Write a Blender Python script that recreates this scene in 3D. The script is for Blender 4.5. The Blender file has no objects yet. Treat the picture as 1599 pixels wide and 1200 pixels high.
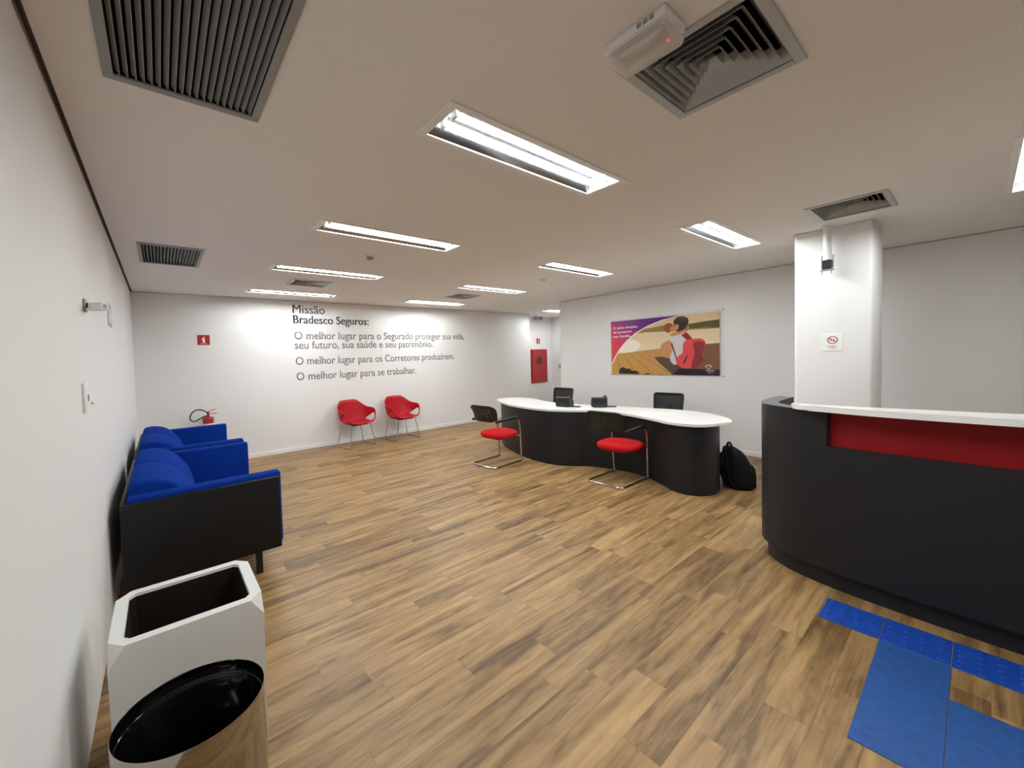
import bpy, bmesh, math, random
from mathutils import Vector, Matrix
random.seed(7)
SC = bpy.context.scene
COL = SC.collection
PI = math.pi
R = math.radians

# ------------------------------------------------------------------ camera
cam_d = bpy.data.cameras.new('camera')
cam = bpy.data.objects.new('camera', cam_d)
COL.objects.link(cam)
cam_d.sensor_fit = 'HORIZONTAL'
cam_d.sensor_width = 36.0
cam_d.lens = 598.35 / 1599 * 36.0
cam_d.shift_x = (799.5 - 665.9) / 1599
cam_d.shift_y = -(600.0 - 579.56) / 1599
cam_d.clip_start = 0.05
YAW, PITCH, ROLL, EYE = 0.6059, -0.0336, -0.0331, 1.6
fw = Vector((math.sin(YAW) * math.cos(PITCH), math.cos(YAW) * math.cos(PITCH), math.sin(PITCH)))
rt = Vector((math.cos(YAW), -math.sin(YAW), 0.0))
up = rt.cross(fw)
rt2 = rt * math.cos(ROLL) + up * math.sin(ROLL)
up2 = up * math.cos(ROLL) - rt * math.sin(ROLL)
m = Matrix.Identity(4)
for i in range(3):
    m[i][0], m[i][1], m[i][2] = rt2[i], up2[i], -fw[i]
m[2][3] = EYE
cam.matrix_world = m
SC.camera = cam

# ------------------------------------------------------------------ world, exposure
w = bpy.data.worlds.new('world')
SC.world = w
w.use_nodes = True
w.node_tree.nodes['Background'].inputs[0].default_value = (0.02, 0.02, 0.02, 1)
w.node_tree.nodes['Background'].inputs[1].default_value = 0.0
SC.view_settings.view_transform = 'Standard'
SC.view_settings.look = 'None'
SC.view_settings.exposure = 0.0
SC.view_settings.gamma = 1.0
SC.view_settings.use_curve_mapping = False
TUBE_STRENGTH = 75.0

CEIL = 2.71
XL, YB, XR = -0.315, 7.022, 7.078        # left wall, back wall, poster wall

# ------------------------------------------------------------------ materials
def lin(c):
    return tuple(((v / 255.0) / 12.92 if v <= 10 else (((v / 255.0) + 0.055) / 1.055) ** 2.4) for v in c)

def mat(name, rgb, rough=0.5, metal=0.0, spec=0.5, coat=0.0, noise=0.0, nscale=40.0, bump=0.0, sheen=0.0):
    ma = bpy.data.materials.new(name)
    ma.use_nodes = True
    nt = ma.node_tree
    b = nt.nodes['Principled BSDF']
    c = lin(rgb)
    b.inputs['Base Color'].default_value = (*c, 1)
    b.inputs['Roughness'].default_value = rough
    b.inputs['Metallic'].default_value = metal
    b.inputs['Specular IOR Level'].default_value = spec
    b.inputs['Coat Weight'].default_value = coat
    b.inputs['Coat Roughness'].default_value = 0.08
    b.inputs['Sheen Weight'].default_value = sheen
    if noise or bump:
        tc = nt.nodes.new('ShaderNodeTexCoord')
        nz = nt.nodes.new('ShaderNodeTexNoise')
        nz.inputs['Scale'].default_value = nscale
        nz.inputs['Detail'].default_value = 4
        nt.links.new(tc.outputs['Object'], nz.inputs['Vector'])
        if noise:
            mx = nt.nodes.new('ShaderNodeMixRGB')
            mx.inputs[1].default_value = (*[v * (1 - noise) for v in c], 1)
            mx.inputs[2].default_value = (*[min(1, v * (1 + noise)) for v in c], 1)
            nt.links.new(nz.outputs['Fac'], mx.inputs[0])
            nt.links.new(mx.outputs[0], b.inputs['Base Color'])
        if bump:
            bp = nt.nodes.new('ShaderNodeBump')
            bp.inputs['Strength'].default_value = bump
            bp.inputs['Distance'].default_value = 0.002
            nt.links.new(nz.outputs['Fac'], bp.inputs['Height'])
            nt.links.new(bp.outputs['Normal'], b.inputs['Normal'])
    return ma

def emit_mat(name, rgb, strength):
    ma = bpy.data.materials.new(name)
    ma.use_nodes = True
    nt = ma.node_tree
    nt.nodes.clear()
    e = nt.nodes.new('ShaderNodeEmission')
    o = nt.nodes.new('ShaderNodeOutputMaterial')
    e.inputs[0].default_value = (*rgb, 1)
    e.inputs[1].default_value = strength
    nt.links.new(e.outputs[0], o.inputs[0])
    return ma

def see_through(name, rgb, opacity, rough=0.1):
    ma = bpy.data.materials.new(name)
    ma.use_nodes = True
    nt = ma.node_tree
    b = nt.nodes['Principled BSDF']
    b.inputs['Base Color'].default_value = (*lin(rgb), 1)
    b.inputs['Roughness'].default_value = rough
    b.inputs['Alpha'].default_value = opacity
    return ma

def wood_floor():
    ma = bpy.data.materials.new('wood_plank_vinyl')
    ma.use_nodes = True
    nt = ma.node_tree
    b = nt.nodes['Principled BSDF']
    L = nt.links.new
    def N(t, **k):
        n = nt.nodes.new(t)
        for a, v in k.items():
            setattr(n, a, v)
        return n
    def M(op, a, c=None):
        n = N('ShaderNodeMath', operation=op)
        for i, v in enumerate((a, c)):
            if v is None:
                continue
            if hasattr(v, 'is_linked'):
                L(v, n.inputs[i])
            else:
                n.inputs[i].default_value = v
        return n.outputs[0]
    geo = N('ShaderNodeNewGeometry')
    sp = N('ShaderNodeSeparateXYZ')
    L(geo.outputs['Position'], sp.inputs[0])
    X, Y = sp.outputs[0], sp.outputs[1]
    W, LEN = 0.1455, 1.03
    fy = M('ADD', M('DIVIDE', Y, W), 40.30)
    row = M('FLOOR', fy)
    wn = N('ShaderNodeTexWhiteNoise', noise_dimensions='1D')
    L(row, wn.inputs['W'])
    fx = M('ADD', M('ADD', M('DIVIDE', X, LEN), wn.outputs['Value']), 40.0)
    pl = M('FLOOR', fx)
    cb = N('ShaderNodeCombineXYZ')
    L(row, cb.inputs[0]); L(pl, cb.inputs[1])
    w2 = N('ShaderNodeTexWhiteNoise', noise_dimensions='2D')
    L(cb.outputs[0], w2.inputs['Vector'])
    tone = w2.outputs['Value']
    sc = N('ShaderNodeSeparateXYZ')
    L(w2.outputs['Color'], sc.inputs[0])
    def grain(sx, sy, detail, rough, dist, seed):
        c = N('ShaderNodeCombineXYZ')
        L(M('ADD', M('MULTIPLY', X, sx), M('MULTIPLY', sc.outputs[0], 37.0 + seed)), c.inputs[0])
        L(M('ADD', M('MULTIPLY', Y, sy), M('MULTIPLY', sc.outputs[1], 29.0 + seed)), c.inputs[1])
        L(M('MULTIPLY', sc.outputs[2], 17.0 + seed), c.inputs[2])
        n = N('ShaderNodeTexNoise')
        n.inputs['Scale'].default_value = 1.0
        n.inputs['Detail'].default_value = detail
        n.inputs['Roughness'].default_value = rough
        n.inputs['Distortion'].default_value = dist
        L(c.outputs[0], n.inputs['Vector'])
        return n.outputs['Fac']
    g1 = grain(0.9, 11.5, 3, 0.5, 1.1, 0)       # broad dark bands along the plank
    g2 = grain(3.2, 62.0, 5, 0.7, 0.6, 5)       # fine fibres
    g3 = grain(4.0, 18.0, 2, 0.5, 1.5, 11)       # smoky knots
    a = M('MULTIPLY', g1, 0.74)
    a = M('ADD', a, M('MULTIPLY', g2, 0.32))
    a = M('ADD', a, M('MULTIPLY', g3, 0.22))
    a = M('ADD', a, M('MULTIPLY', tone, 0.11))
    a = M('SUBTRACT', a, 0.205)
    cr = N('ShaderNodeValToRGB')
    L(a, cr.inputs[0])
    E = cr.color_ramp.elements
    E[0].position = 0.24; E[0].color = (*lin((80, 60, 36)), 1)
    E[1].position = 0.80; E[1].color = (*lin((188, 152, 104)), 1)
    for p, c in ((0.38, (116, 89, 55)), (0.50, (148, 116, 75)), (0.62, (168, 134, 89))):
        e = E.new(p); e.color = (*lin(c), 1)
    # knots
    k = M('GREATER_THAN', g3, 0.74)
    ky = M('FRACT', fy); kx = M('FRACT', fx)
    sy_ = M('LESS_THAN', M('MINIMUM', ky, M('SUBTRACT', 1.0, ky)), 0.008)
    sx_ = M('LESS_THAN', M('MINIMUM', kx, M('SUBTRACT', 1.0, kx)), 0.0012)
    seam = M('MAXIMUM', sy_, sx_)
    mx = N('ShaderNodeMixRGB', blend_type='MULTIPLY')
    L(M('MULTIPLY', seam, 0.35), mx.inputs[0])
    L(cr.outputs[0], mx.inputs[1])
    mx.inputs[2].default_value = (0.25, 0.2, 0.15, 1)
    L(mx.outputs[0], b.inputs['Base Color'])
    b.inputs['Roughness'].default_value = 0.42
    b.inputs['Specular IOR Level'].default_value = 0.35
    bp = N('ShaderNodeBump')
    bp.inputs['Strength'].default_value = 0.12
    bp.inputs['Distance'].default_value = 0.001
    L(M('SUBTRACT', g2, seam), bp.inputs['Height'])
    L(bp.outputs[0], b.inputs['Normal'])
    return ma

M = dict(
    wall=mat('white_wall_paint', (234, 232, 230), 0.6, spec=0.3, bump=0.03, nscale=120),
    ceil=mat('white_ceiling_paint', (238, 235, 231), 0.8, spec=0.1, noise=0.01, nscale=3),
    base=mat('white_baseboard', (238, 238, 238), 0.4),
    gap=mat('dark_gap', (128, 120, 112), 0.7),
    frame=mat('white_fixture_enamel', (240, 240, 238), 0.35),
    reflect=mat('polished_aluminium', (170, 172, 175), 0.18, metal=1.0),
    grille=mat('grey_painted_metal', (150, 150, 146), 0.45, metal=0.2),
    grille2=mat('silver_painted_metal', (176, 177, 174), 0.42, metal=0.3),
    dark=mat('dark_duct', (14, 14, 14), 0.9, spec=0.1),
    blue=mat('blue_wool_upholstery', (15, 50, 136), 0.95, spec=0.05, noise=0.12, nscale=220, bump=0.2),
    blackpanel=mat('black_leatherette', (15, 15, 17), 0.45, spec=0.3, bump=0.12, nscale=300),
    blackmetal=mat('black_metal', (24, 24, 25), 0.4, metal=0.3),
    blackplastic=mat('black_plastic', (22, 22, 23), 0.4),
    blackgloss=mat('black_gloss_plastic', (10, 10, 11), 0.12, coat=0.4),
    blackcloth=mat('black_nylon_cloth', (13, 13, 15), 0.75, spec=0.25, bump=0.2, nscale=300),
    chrome=mat('chrome', (205, 205, 205), 0.09, metal=1.0),
    steel=mat('polished_stainless_steel', (178, 174, 168), 0.1, metal=1.0),
    redplastic=mat('red_plastic', (172, 14, 26), 0.5, spec=0.3),
    redfabric=mat('red_upholstery', (184, 18, 24), 0.85, spec=0.2, bump=0.2, nscale=260),
    redlac=mat('red_lacquer', (134, 8, 13), 0.55, spec=0.25),
    redsign=mat('red_sign', (168, 14, 22), 0.35),
    redpaint=mat('red_enamel', (165, 14, 22), 0.3, coat=0.3),
    white=mat('white_plastic', (235, 235, 232), 0.4),
    laminate=mat('white_laminate', (240, 239, 235), 0.25),
    charcoal=mat('charcoal_laminate', (34, 34, 36), 0.45, spec=0.25, noise=0.03, nscale=6),
    charcoal_top=mat('grey_laminate_edge', (92, 93, 96), 0.4),
    stone=mat('white_resin_concrete', (226, 226, 222), 0.55, noise=0.03, nscale=8, bump=0.05),
    inside=mat('dark_brown_lining', (40, 31, 25), 0.85, spec=0.1, noise=0.15, nscale=20),
    letter=mat('grey_vinyl_letter', (130, 126, 123), 0.5),
    tile=mat('blue_rubber', (20, 70, 166), 0.45, noise=0.12, nscale=30),
    tileworn=mat('worn_blue_rubber', (38, 80, 142), 0.55, spec=0.35, noise=0.38, nscale=26, bump=0.1),
    greyplastic=mat('grey_plastic', (150, 152, 152), 0.45),
    clear=see_through('clear_cover', (238, 232, 228), 0.5, 0.2),
    acrylic=see_through('clear_acrylic', (250, 250, 250), 0.06, 0.03),
    mesh=see_through('black_chair_mesh', (16, 16, 18), 0.86, 0.6),
    tube=emit_mat('lit_fluorescent_tube', (0.93, 0.985, 1.0), TUBE_STRENGTH),
    led=emit_mat('lit_red_led', (1.0, 0.05, 0.03), 2.0),
    signwhite=mat('sign_white', (240, 240, 236), 0.45),
    woodunder=mat('brown_underside', (120, 88, 70), 0.5),
    floor=wood_floor(),
)

# ------------------------------------------------------------------ mesh helpers
class MB:
    def __init__(self):
        self.bm = bmesh.new()
        self.mi = 0
    def _tag(self, faces):
        for f in faces:
            f.material_index = self.mi
    def box(self, x0, x1, y0, y1, z0, z1, bev=0.0, seg=2):
        ge = bmesh.ops.create_cube(self.bm, size=1.0)
        vs = ge['verts']
        for v in vs:
            v.co = Vector((x0 + (v.co.x + .5) * (x1 - x0), y0 + (v.co.y + .5) * (y1 - y0), z0 + (v.co.z + .5) * (z1 - z0)))
        fs = list({f for v in vs for f in v.link_faces})
        self._tag(fs)
        if bev > 0:
            es = list({e for v in vs for e in v.link_edges})
            r = bmesh.ops.bevel(self.bm, geom=es, offset=bev, segments=seg, profile=0.5, affect='EDGES')
            self._tag(r['faces'])
        return self
    def ring_faces(self, rings, closed=True, cap0=True, cap1=True):
        n = len(rings[0])
        vr = [[self.bm.verts.new(p) for p in r] for r in rings]
        for a, b in zip(vr[:-1], vr[1:]):
            for i in range(n if closed else n - 1):
                j = (i + 1) % n
                self._tag([self.bm.faces.new((a[i], a[j], b[j], b[i]))])
        if closed and cap0:
            self._tag([self.bm.faces.new(list(reversed(vr[0])))])
        if closed and cap1:
            self._tag([self.bm.faces.new(vr[-1])])
        return self
    def cyl(self, p0, p1, r0, r1=None, seg=20):
        p0, p1 = Vector(p0), Vector(p1)
        r1 = r0 if r1 is None else r1
        d = (p1 - p0).normalized()
        a = d.orthogonal().normalized()
        b = d.cross(a)
        rg = []
        for p, r in ((p0, r0), (p1, r1)):
            rg.append([p + a * r * math.cos(t) + b * r * math.sin(t) for t in [2 * PI * k / seg for k in range(seg)]])
        return self.ring_faces(rg)
    def tube(self, path, r, seg=10, closed=False):
        P = [Vector(p) for p in path]
        n = len(P)
        tang = []
        for i in range(n):
            if closed:
                t = P[(i + 1) % n] - P[i - 1]
            else:
                t = P[min(i + 1, n - 1)] - P[max(i - 1, 0)]
            tang.append(t.normalized())
        a = tang[0].orthogonal().normalized()
        rings = []
        for i in range(n):
            a = (a - tang[i] * a.dot(tang[i])).normalized()
            b = tang[i].cross(a)
            rr = r[i] if isinstance(r, (list, tuple)) else r
            rings.append([P[i] + a * rr * math.cos(t) + b * rr * math.sin(t) for t in [2 * PI * k / seg for k in range(seg)]])
        if closed:
            rings.append(rings[0])
            return self.ring_faces(rings, cap0=False, cap1=False)
        return self.ring_faces(rings)
    def lathe(self, prof, seg=32, c=(0, 0, 0), sx=1.0, sy=1.0, cap0=True, cap1=True):
        rings = []
        for r, z in prof:
            rings.append([Vector((c[0] + sx * r * math.cos(2 * PI * k / seg), c[1] + sy * r * math.sin(2 * PI * k / seg), c[2] + z)) for k in range(seg)])
        return self.ring_faces(rings, cap0=cap0, cap1=cap1)
    def prism(self, poly, z0, z1, bev=0.0):
        n = len(poly)
        lo = [self.bm.verts.new((p[0], p[1], z0)) for p in poly]
        hi = [self.bm.verts.new((p[0], p[1], z1)) for p in poly]
        fs = [self.bm.faces.new(hi), self.bm.faces.new(list(reversed(lo)))]
        for i in range(n):
            j = (i + 1) % n
            fs.append(self.bm.faces.new((lo[i], lo[j], hi[j], hi[i])))
        self._tag(fs)
        if bev > 0:
            es = list(fs[0].edges) + list(fs[1].edges)
            r = bmesh.ops.bevel(self.bm, geom=es, offset=bev, segments=3, profile=0.5, affect='EDGES')
            self._tag(r['faces'])
        return self
    def face(self, pts):
        self._tag([self.bm.faces.new([self.bm.verts.new(p) for p in pts])])
        return self
    def add_mesh(self, me, matrix=None):
        n0 = len(self.bm.faces)
        nv = len(self.bm.verts)
        self.bm.from_mesh(me)
        self.bm.verts.ensure_lookup_table(); self.bm.faces.ensure_lookup_table()
        if matrix is not None:
            for v in self.bm.verts[nv:]:
                v.co = matrix @ v.co
        self._tag(self.bm.faces[n0:])
        return self
    def xf(self, matrix):
        for v in self.bm.verts:
            v.co = matrix @ v.co
        return self
    def build(self, name, mats, parent=None, smooth=35, recalc=True):
        if recalc:
            bmesh.ops.recalc_face_normals(self.bm, faces=self.bm.faces)
        me = bpy.data.meshes.new(name)
        self.bm.to_mesh(me)
        self.bm.free()
        for ma in (mats if isinstance(mats, (list, tuple)) else [mats]):
            me.materials.append(ma)
        if smooth:
            me.shade_smooth()
            me.set_sharp_from_angle(angle=R(smooth))
        o = bpy.data.objects.new(name, me)
        COL.objects.link(o)
        o.parent = parent
        return o

def tag(o, label, cat, group=None, kind=None):
    o['label'] = label
    o['category'] = cat
    if group:
        o['group'] = group
    if kind:
        o['kind'] = kind
    return o

def thing(name, label, cat, loc=(0, 0, 0), rz=0.0, group=None):
    o = bpy.data.objects.new(name, None)
    o.empty_display_size = 0.1
    COL.objects.link(o)
    o.location = loc
    o.rotation_euler = (0, 0, rz)
    return tag(o, label, cat, group)

def struct(o):
    o['kind'] = 'structure'
    return o

def copy_tree(o, parent=None):
    c = o.copy()
    COL.objects.link(c)
    if parent:
        c.parent = parent
    for ch in list(o.children):
        copy_tree(ch, c)
    return c

def fillet(path, rad, n=6, closed=False):
    P = [Vector(p) for p in path]
    out = []
    N = len(P)
    for i, p in enumerate(P):
        if not closed and i in (0, N - 1):
            out.append(p)
            continue
        a, b = P[i - 1], P[(i + 1) % N]
        da, db = (a - p), (b - p)
        rr = min(rad, da.length * .45, db.length * .45)
        s, e = p + da.normalized() * rr, p + db.normalized() * rr
        for k in range(n + 1):
            t = k / n
            out.append(s * (1 - t) ** 2 + p * 2 * t * (1 - t) + e * t * t)
    return out

def spline(pts, n=8, closed=False):
    P = [Vector(p) for p in pts]
    N = len(P)
    out = []
    for i in range(N if closed else N - 1):
        if closed:
            p0, p1, p2, p3 = P[i - 1], P[i], P[(i + 1) % N], P[(i + 2) % N]
        else:
            p1, p2 = P[i], P[i + 1]
            p0 = P[i - 1] if i else p1 * 2 - p2
            p3 = P[i + 2] if i + 2 < N else p2 * 2 - p1
        for k in range(n):
            t = k / n
            out.append(0.5 * ((2 * p1) + (p2 - p0) * t + (2 * p0 - 5 * p1 + 4 * p2 - p3) * t * t + (3 * p1 - p0 - 3 * p2 + p3) * t ** 3))
    if not closed:
        out.append(P[-1])
    return out

def offset(poly, d):
    """offset an open 2-D polyline to its left by d"""
    P = [Vector((p[0], p[1])) for p in poly]
    out = []
    for i in range(len(P)):
        t = (P[min(i + 1, len(P) - 1)] - P[max(i - 1, 0)]).normalized()
        out.append(P[i] + Vector((-t.y, t.x)) * d)
    return out

def sellipse(cx, cy, a, b, e, z, n=40):
    out = []
    for k in range(n):
        t = 2 * PI * k / n
        c, s = math.cos(t), math.sin(t)
        out.append(Vector((cx + a * math.copysign(abs(c) ** (2 / e), c), cy + b * math.copysign(abs(s) ** (2 / e), s), z)))
    return out

def text_mesh(body, width=None, height=1.0, depth=0.0, bold=0.0, spacing=1.0):
    """mesh of one line of lettering: baseline at y=0, starts at x=0, cap height = height"""
    def raw(s):
        cu = bpy.data.curves.new('lettering', 'FONT')
        cu.body = s
        cu.size = 1.0
        cu.offset = bold
        cu.extrude = 0.0
        cu.resolution_u = 4
        cu.space_character = spacing
        ob = bpy.data.objects.new('lettering', cu)
        COL.objects.link(ob)
        dg = bpy.context.evaluated_depsgraph_get()
        me = bpy.data.meshes.new_from_object(ob.evaluated_get(dg))
        bpy.data.objects.remove(ob)
        bpy.data.curves.remove(cu)
        return me
    h = raw('H')
    cap = max(v.co.y for v in h.vertices)
    bpy.data.meshes.remove(h)
    me = raw(body)
    x0 = min(v.co.x for v in me.vertices)
    x1 = max(v.co.x for v in me.vertices)
    sy = height / cap
    sx = width / (x1 - x0) if width else sy
    for v in me.vertices:
        v.co = Vector(((v.co.x - x0) * sx, v.co.y * sy, 0))
    if depth:
        bm = bmesh.new()
        bm.from_mesh(me)
        r = bmesh.ops.extrude_face_region(bm, geom=bm.faces[:])
        for v in [g for g in r['geom'] if isinstance(g, bmesh.types.BMVert)]:
            v.co.z += depth
        bm.to_mesh(me)
        bm.free()
    return me

def basis(origin, ex, ey, ez):
    mm = Matrix.Identity(4)
    for i in range(3):
        mm[i][0], mm[i][1], mm[i][2], mm[i][3] = ex[i], ey[i], ez[i], origin[i]
    return mm

# ------------------------------------------------------------------ setting
struct(MB().box(XL - .15, 10.05, -3.35, 7.65, -.12, 0).build('floor', M['floor'], smooth=0))

LIGHT_O = []          # opening rectangles for lights: x0, x1, y0, y1
LX = (1.13, 3.965)
LY = (1.452, 3.068, 4.652, 6.286)
for lx in LX:
    for ly in LY:
        LIGHT_O.append((lx, lx + 1.37, ly - .116, ly + .116))
LIGHT_O.append((3.98, 5.35, -.13 - .232, -.13))
LIGHT_O.append((1.13, 2.50, -.13 - .232, -.13))
LIGHT_O.append((8.118, 9.488, 6.18, 6.41))
VENT_O = [(-.095, .385, 1.11, 1.86), (-.095, .37, 4.27, 4.985)]
DIFF_O = [(1.545, 2.10, .385, .828), (4.362, 4.932, .382, .826), (1.508, 2.06, 5.19, 5.603), (4.352, 4.875, 5.20, 5.632)]
holes = LIGHT_O + VENT_O + [(a + .02, b - .02, c + .02, d - .02) for a, b, c, d in DIFF_O]

def ceiling():
    x0, x1, y0, y1 = XL + .022, 10.05, -3.35, 7.65
    xs = sorted({x0, x1, *[h[0] for h in holes], *[h[1] for h in holes]})
    ys = sorted({y0, y1, *[h[2] for h in holes], *[h[3] for h in holes]})
    b = MB()
    vt = {}
    def V(i, j, k):
        if (i, j, k) not in vt:
            vt[(i, j, k)] = b.bm.verts.new((xs[i], ys[j], CEIL + .0125 * k))
        return vt[(i, j, k)]
    def solid(i, j):
        if not (0 <= i < len(xs) - 1 and 0 <= j < len(ys) - 1):
            return False
        cx, cy = (xs[i] + xs[i + 1]) / 2, (ys[j] + ys[j + 1]) / 2
        return not any(h[0] < cx < h[1] and h[2] < cy < h[3] for h in holes)
    for i in range(len(xs) - 1):
        for j in range(len(ys) - 1):
            if not solid(i, j):
                continue
            b.bm.faces.new((V(i, j, 0), V(i, j + 1, 0), V(i + 1, j + 1, 0), V(i + 1, j, 0)))
            b.bm.faces.new((V(i, j, 1), V(i + 1, j, 1), V(i + 1, j + 1, 1), V(i, j + 1, 1)))
            for (di, dj), (p, q) in {(-1, 0): ((i, j), (i, j + 1)), (1, 0): ((i + 1, j), (i + 1, j + 1)),
                                     (0, -1): ((i, j), (i + 1, j)), (0, 1): ((i, j + 1), (i + 1, j + 1))}.items():
                if not solid(i + di, j + dj):
                    b.bm.faces.new((V(*p, 0), V(*q, 0), V(*q, 1), V(*p, 1)))
    return b.build('ceiling', M['ceil'], smooth=0)
struct(ceiling())

struct(MB().box(XL - .15, XL, -3.35, 7.65, 0, 2.90).build('wall_left', M['wall'], smooth=0))
struct(MB().box(XL, 8.336, YB, 7.65, 0, CEIL - .006).build('wall_back', M['wall'], smooth=0))
struct(MB().box(XR, 10.05, -3.35, 5.13, 0, CEIL - .006).build('wall_right', M['wall'], smooth=0))
struct(MB().box(8.336, 9.9, 7.50, 7.65, 0, CEIL).build('wall_corridor', M['wall'], smooth=0))
struct(MB().box(9.9, 10.05, 5.13, 7.65, 0, CEIL).build('wall_corridor_end', M['wall'], smooth=0))
struct(MB().box(XL, XR, -3.35, -3.2, 0, CEIL).build('wall_front', M['wall'], smooth=0))
def pillar_plan(x0, x1, y0, y1, r):
    out = []
    for cx, cy, a0 in ((x1 - r, y1 - r, 0), (x0 + r, y1 - r, 90), (x0 + r, y0 + r, 180), (x1 - r, y0 + r, 270)):
        out += [(cx + r * math.cos(R(a0 + k * 22.5)), cy + r * math.sin(R(a0 + k * 22.5))) for k in range(5)]
    return out
struct(MB().prism(pillar_plan(5.282, 5.908, .55, 1.067, .022), 0, CEIL - .004).build('pillar', M['wall']))
struct(MB().box(XL, XL + .03, -3.2, YB, CEIL + .03, CEIL + .05).box(XL + .001, XL + .004, -3.2, YB, CEIL - .004, CEIL + .03).build('trim_1', M['gap'], smooth=0))
struct(MB().box(XL, 8.336, YB - .014, YB, 0, .07, .003, 1).build('baseboard_back', M['base'], smooth=0))
struct(MB().box(XR - .014, XR, -3.2, 5.13, 0, .07, .003, 1).build('baseboard_right', M['base'], smooth=0))
struct(MB().box(8.35, 9.9, 7.486, 7.50, 0, .07, .003, 1).build('baseboard_corridor', M['base'], smooth=0))

# ------------------------------------------------------------------ ceiling lights
def make_light(label, group):
    """local origin: centre of the opening, on the ceiling plane"""
    t = thing('ceiling_light', label, 'ceiling light', group=group)
    ox, oy = .685, .116
    fx, fy = ox + .05, oy + .028
    f = MB()
    f.box(-fx, fx, -fy, -oy + .004, -.006, .0, .002, 1).box(-fx, fx, oy - .004, fy, -.006, .0, .002, 1)
    f.box(-fx, -ox + .004, -oy, oy, -.006, .0, .002, 1).box(ox - .004, fx, -oy, oy, -.006, .0, .002, 1)
    f.box(-ox + .002, -ox + .006, -oy, oy, 0, .07).box(ox - .006, ox - .002, -oy, oy, 0, .07)
    f.build('frame', M['frame'], t)
    r = MB()
    prof = [(-.113, .001), (-.066, .050), (-.060, .066), (-.04, .072), (-.012, .066), (0, .050),
            (.012, .066), (.04, .072), (.060, .066), (.066, .050), (.113, .001)]
    outer = [(y * 1.015, z + .003) for y, z in reversed(prof)]
    loop = prof + outer
    r.ring_faces([[Vector((x, y, z)) for y, z in loop] for x in (-ox + .006, ox - .006)])
    r.build('reflector', M['reflect'], t, smooth=50)
    for y in (-.042, .042):
        MB().cyl((-.615, y, .026), (.615, y, .026), .0155, seg=12).build('tube', M['tube'], t)
        for s in (-1, 1):
            MB().box(s * .63 - .012, s * .63 + .012, y - .017, y + .017, .006, .060, .004, 1).build('lamp_holder', M['frame'], t)
    return t

LG = 'recessed twin tube ceiling lights'
L0 = None
specs = []
for i, lx in enumerate(LX):
    side = 'left-hand row' if i == 0 else 'right-hand row'
    for k, ly in enumerate(LY):
        if i == 0:
            lb = ['large lit twin-tube ceiling light nearest the camera, in the left-hand row',
                  'lit twin-tube ceiling light second from the camera in the left-hand row',
                  'lit twin-tube ceiling light third in the left-hand row, just in front of a square diffuser',
                  'lit twin-tube ceiling light last in the left-hand row, above the wall lettering'][k]
        else:
            lb = ['lit twin-tube ceiling light closest to the white pillar, with both tubes showing',
                  'lit twin-tube ceiling light second in the right-hand row, over the wavy desk',
                  'lit twin-tube ceiling light third in the right-hand row, in front of the far diffuser',
                  'lit twin-tube ceiling light last in the right-hand row, beside the lettered wall'][k]
        specs.append((lb, (lx + .685, ly)))
specs.append(('lit ceiling light cut off by the right edge of the photo, above the reception counter', (4.665, -.246)))
specs.append(('lit ceiling light in the corridor, half hidden by the poster wall corner', (8.803, 6.295)))
specs.append(('ceiling light just out of the photo overhead, nearer than the big diffuser', (1.815, -.246)))
for k, (lb, (x, y)) in enumerate(specs):
    if k == 0:
        L0 = make_light(lb, LG)
        o = L0
    else:
        o = copy_tree(L0)
        o['label'] = lb
    o.location = (x, y, CEIL)

# ------------------------------------------------------------------ ceiling grilles and diffusers
def grille(rect, ns, label):
    x0, x1, y0, y1 = rect
    t = thing('return_air_grille', label, 'air vent', ((x0 + x1) / 2, (y0 + y1) / 2, CEIL), group='long louvred ceiling grilles')
    a, b = (x1 - x0) / 2, (y1 - y0) / 2
    f = MB()
    e = .032
    f.box(-a - e, a + e, -b - e, -b, -.010, 0, .002, 1).box(-a - e, a + e, b, b + e, -.010, 0, .002, 1)
    f.box(-a - e, -a, -b, b, -.010, 0, .002, 1).box(a, a + e, -b, b, -.010, 0, .002, 1)
    f.build('frame', M['grille'], t)
    MB().box(-a, a, -b, b, .07, .085).box(-a - .004, -a, -b, b, 0, .07).box(a, a + .004, -b, b, 0, .07)\
        .box(-a, a, -b - .004, -b, 0, .07).box(-a, a, b, b + .004, 0, .07).build('duct_box', M['dark'], t)
    for k in range(ns):
        cx = -a + (k + .5) * 2 * a / ns
        s = MB()
        s.box(-.0125, .0125, -b, b, -.001, .001)
        s.xf(Matrix.Translation((cx, 0, .006)) @ Matrix.Rotation(R(54), 4, 'Y'))
        s.build('slat', M['grille'], t, smooth=0)
    return t
grille(VENT_O[0], 19, 'large grey louvred ceiling grille at the top left, nearest the camera')
grille(VENT_O[1], 17, 'smaller-looking grey louvred ceiling grille far along the left wall')

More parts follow.
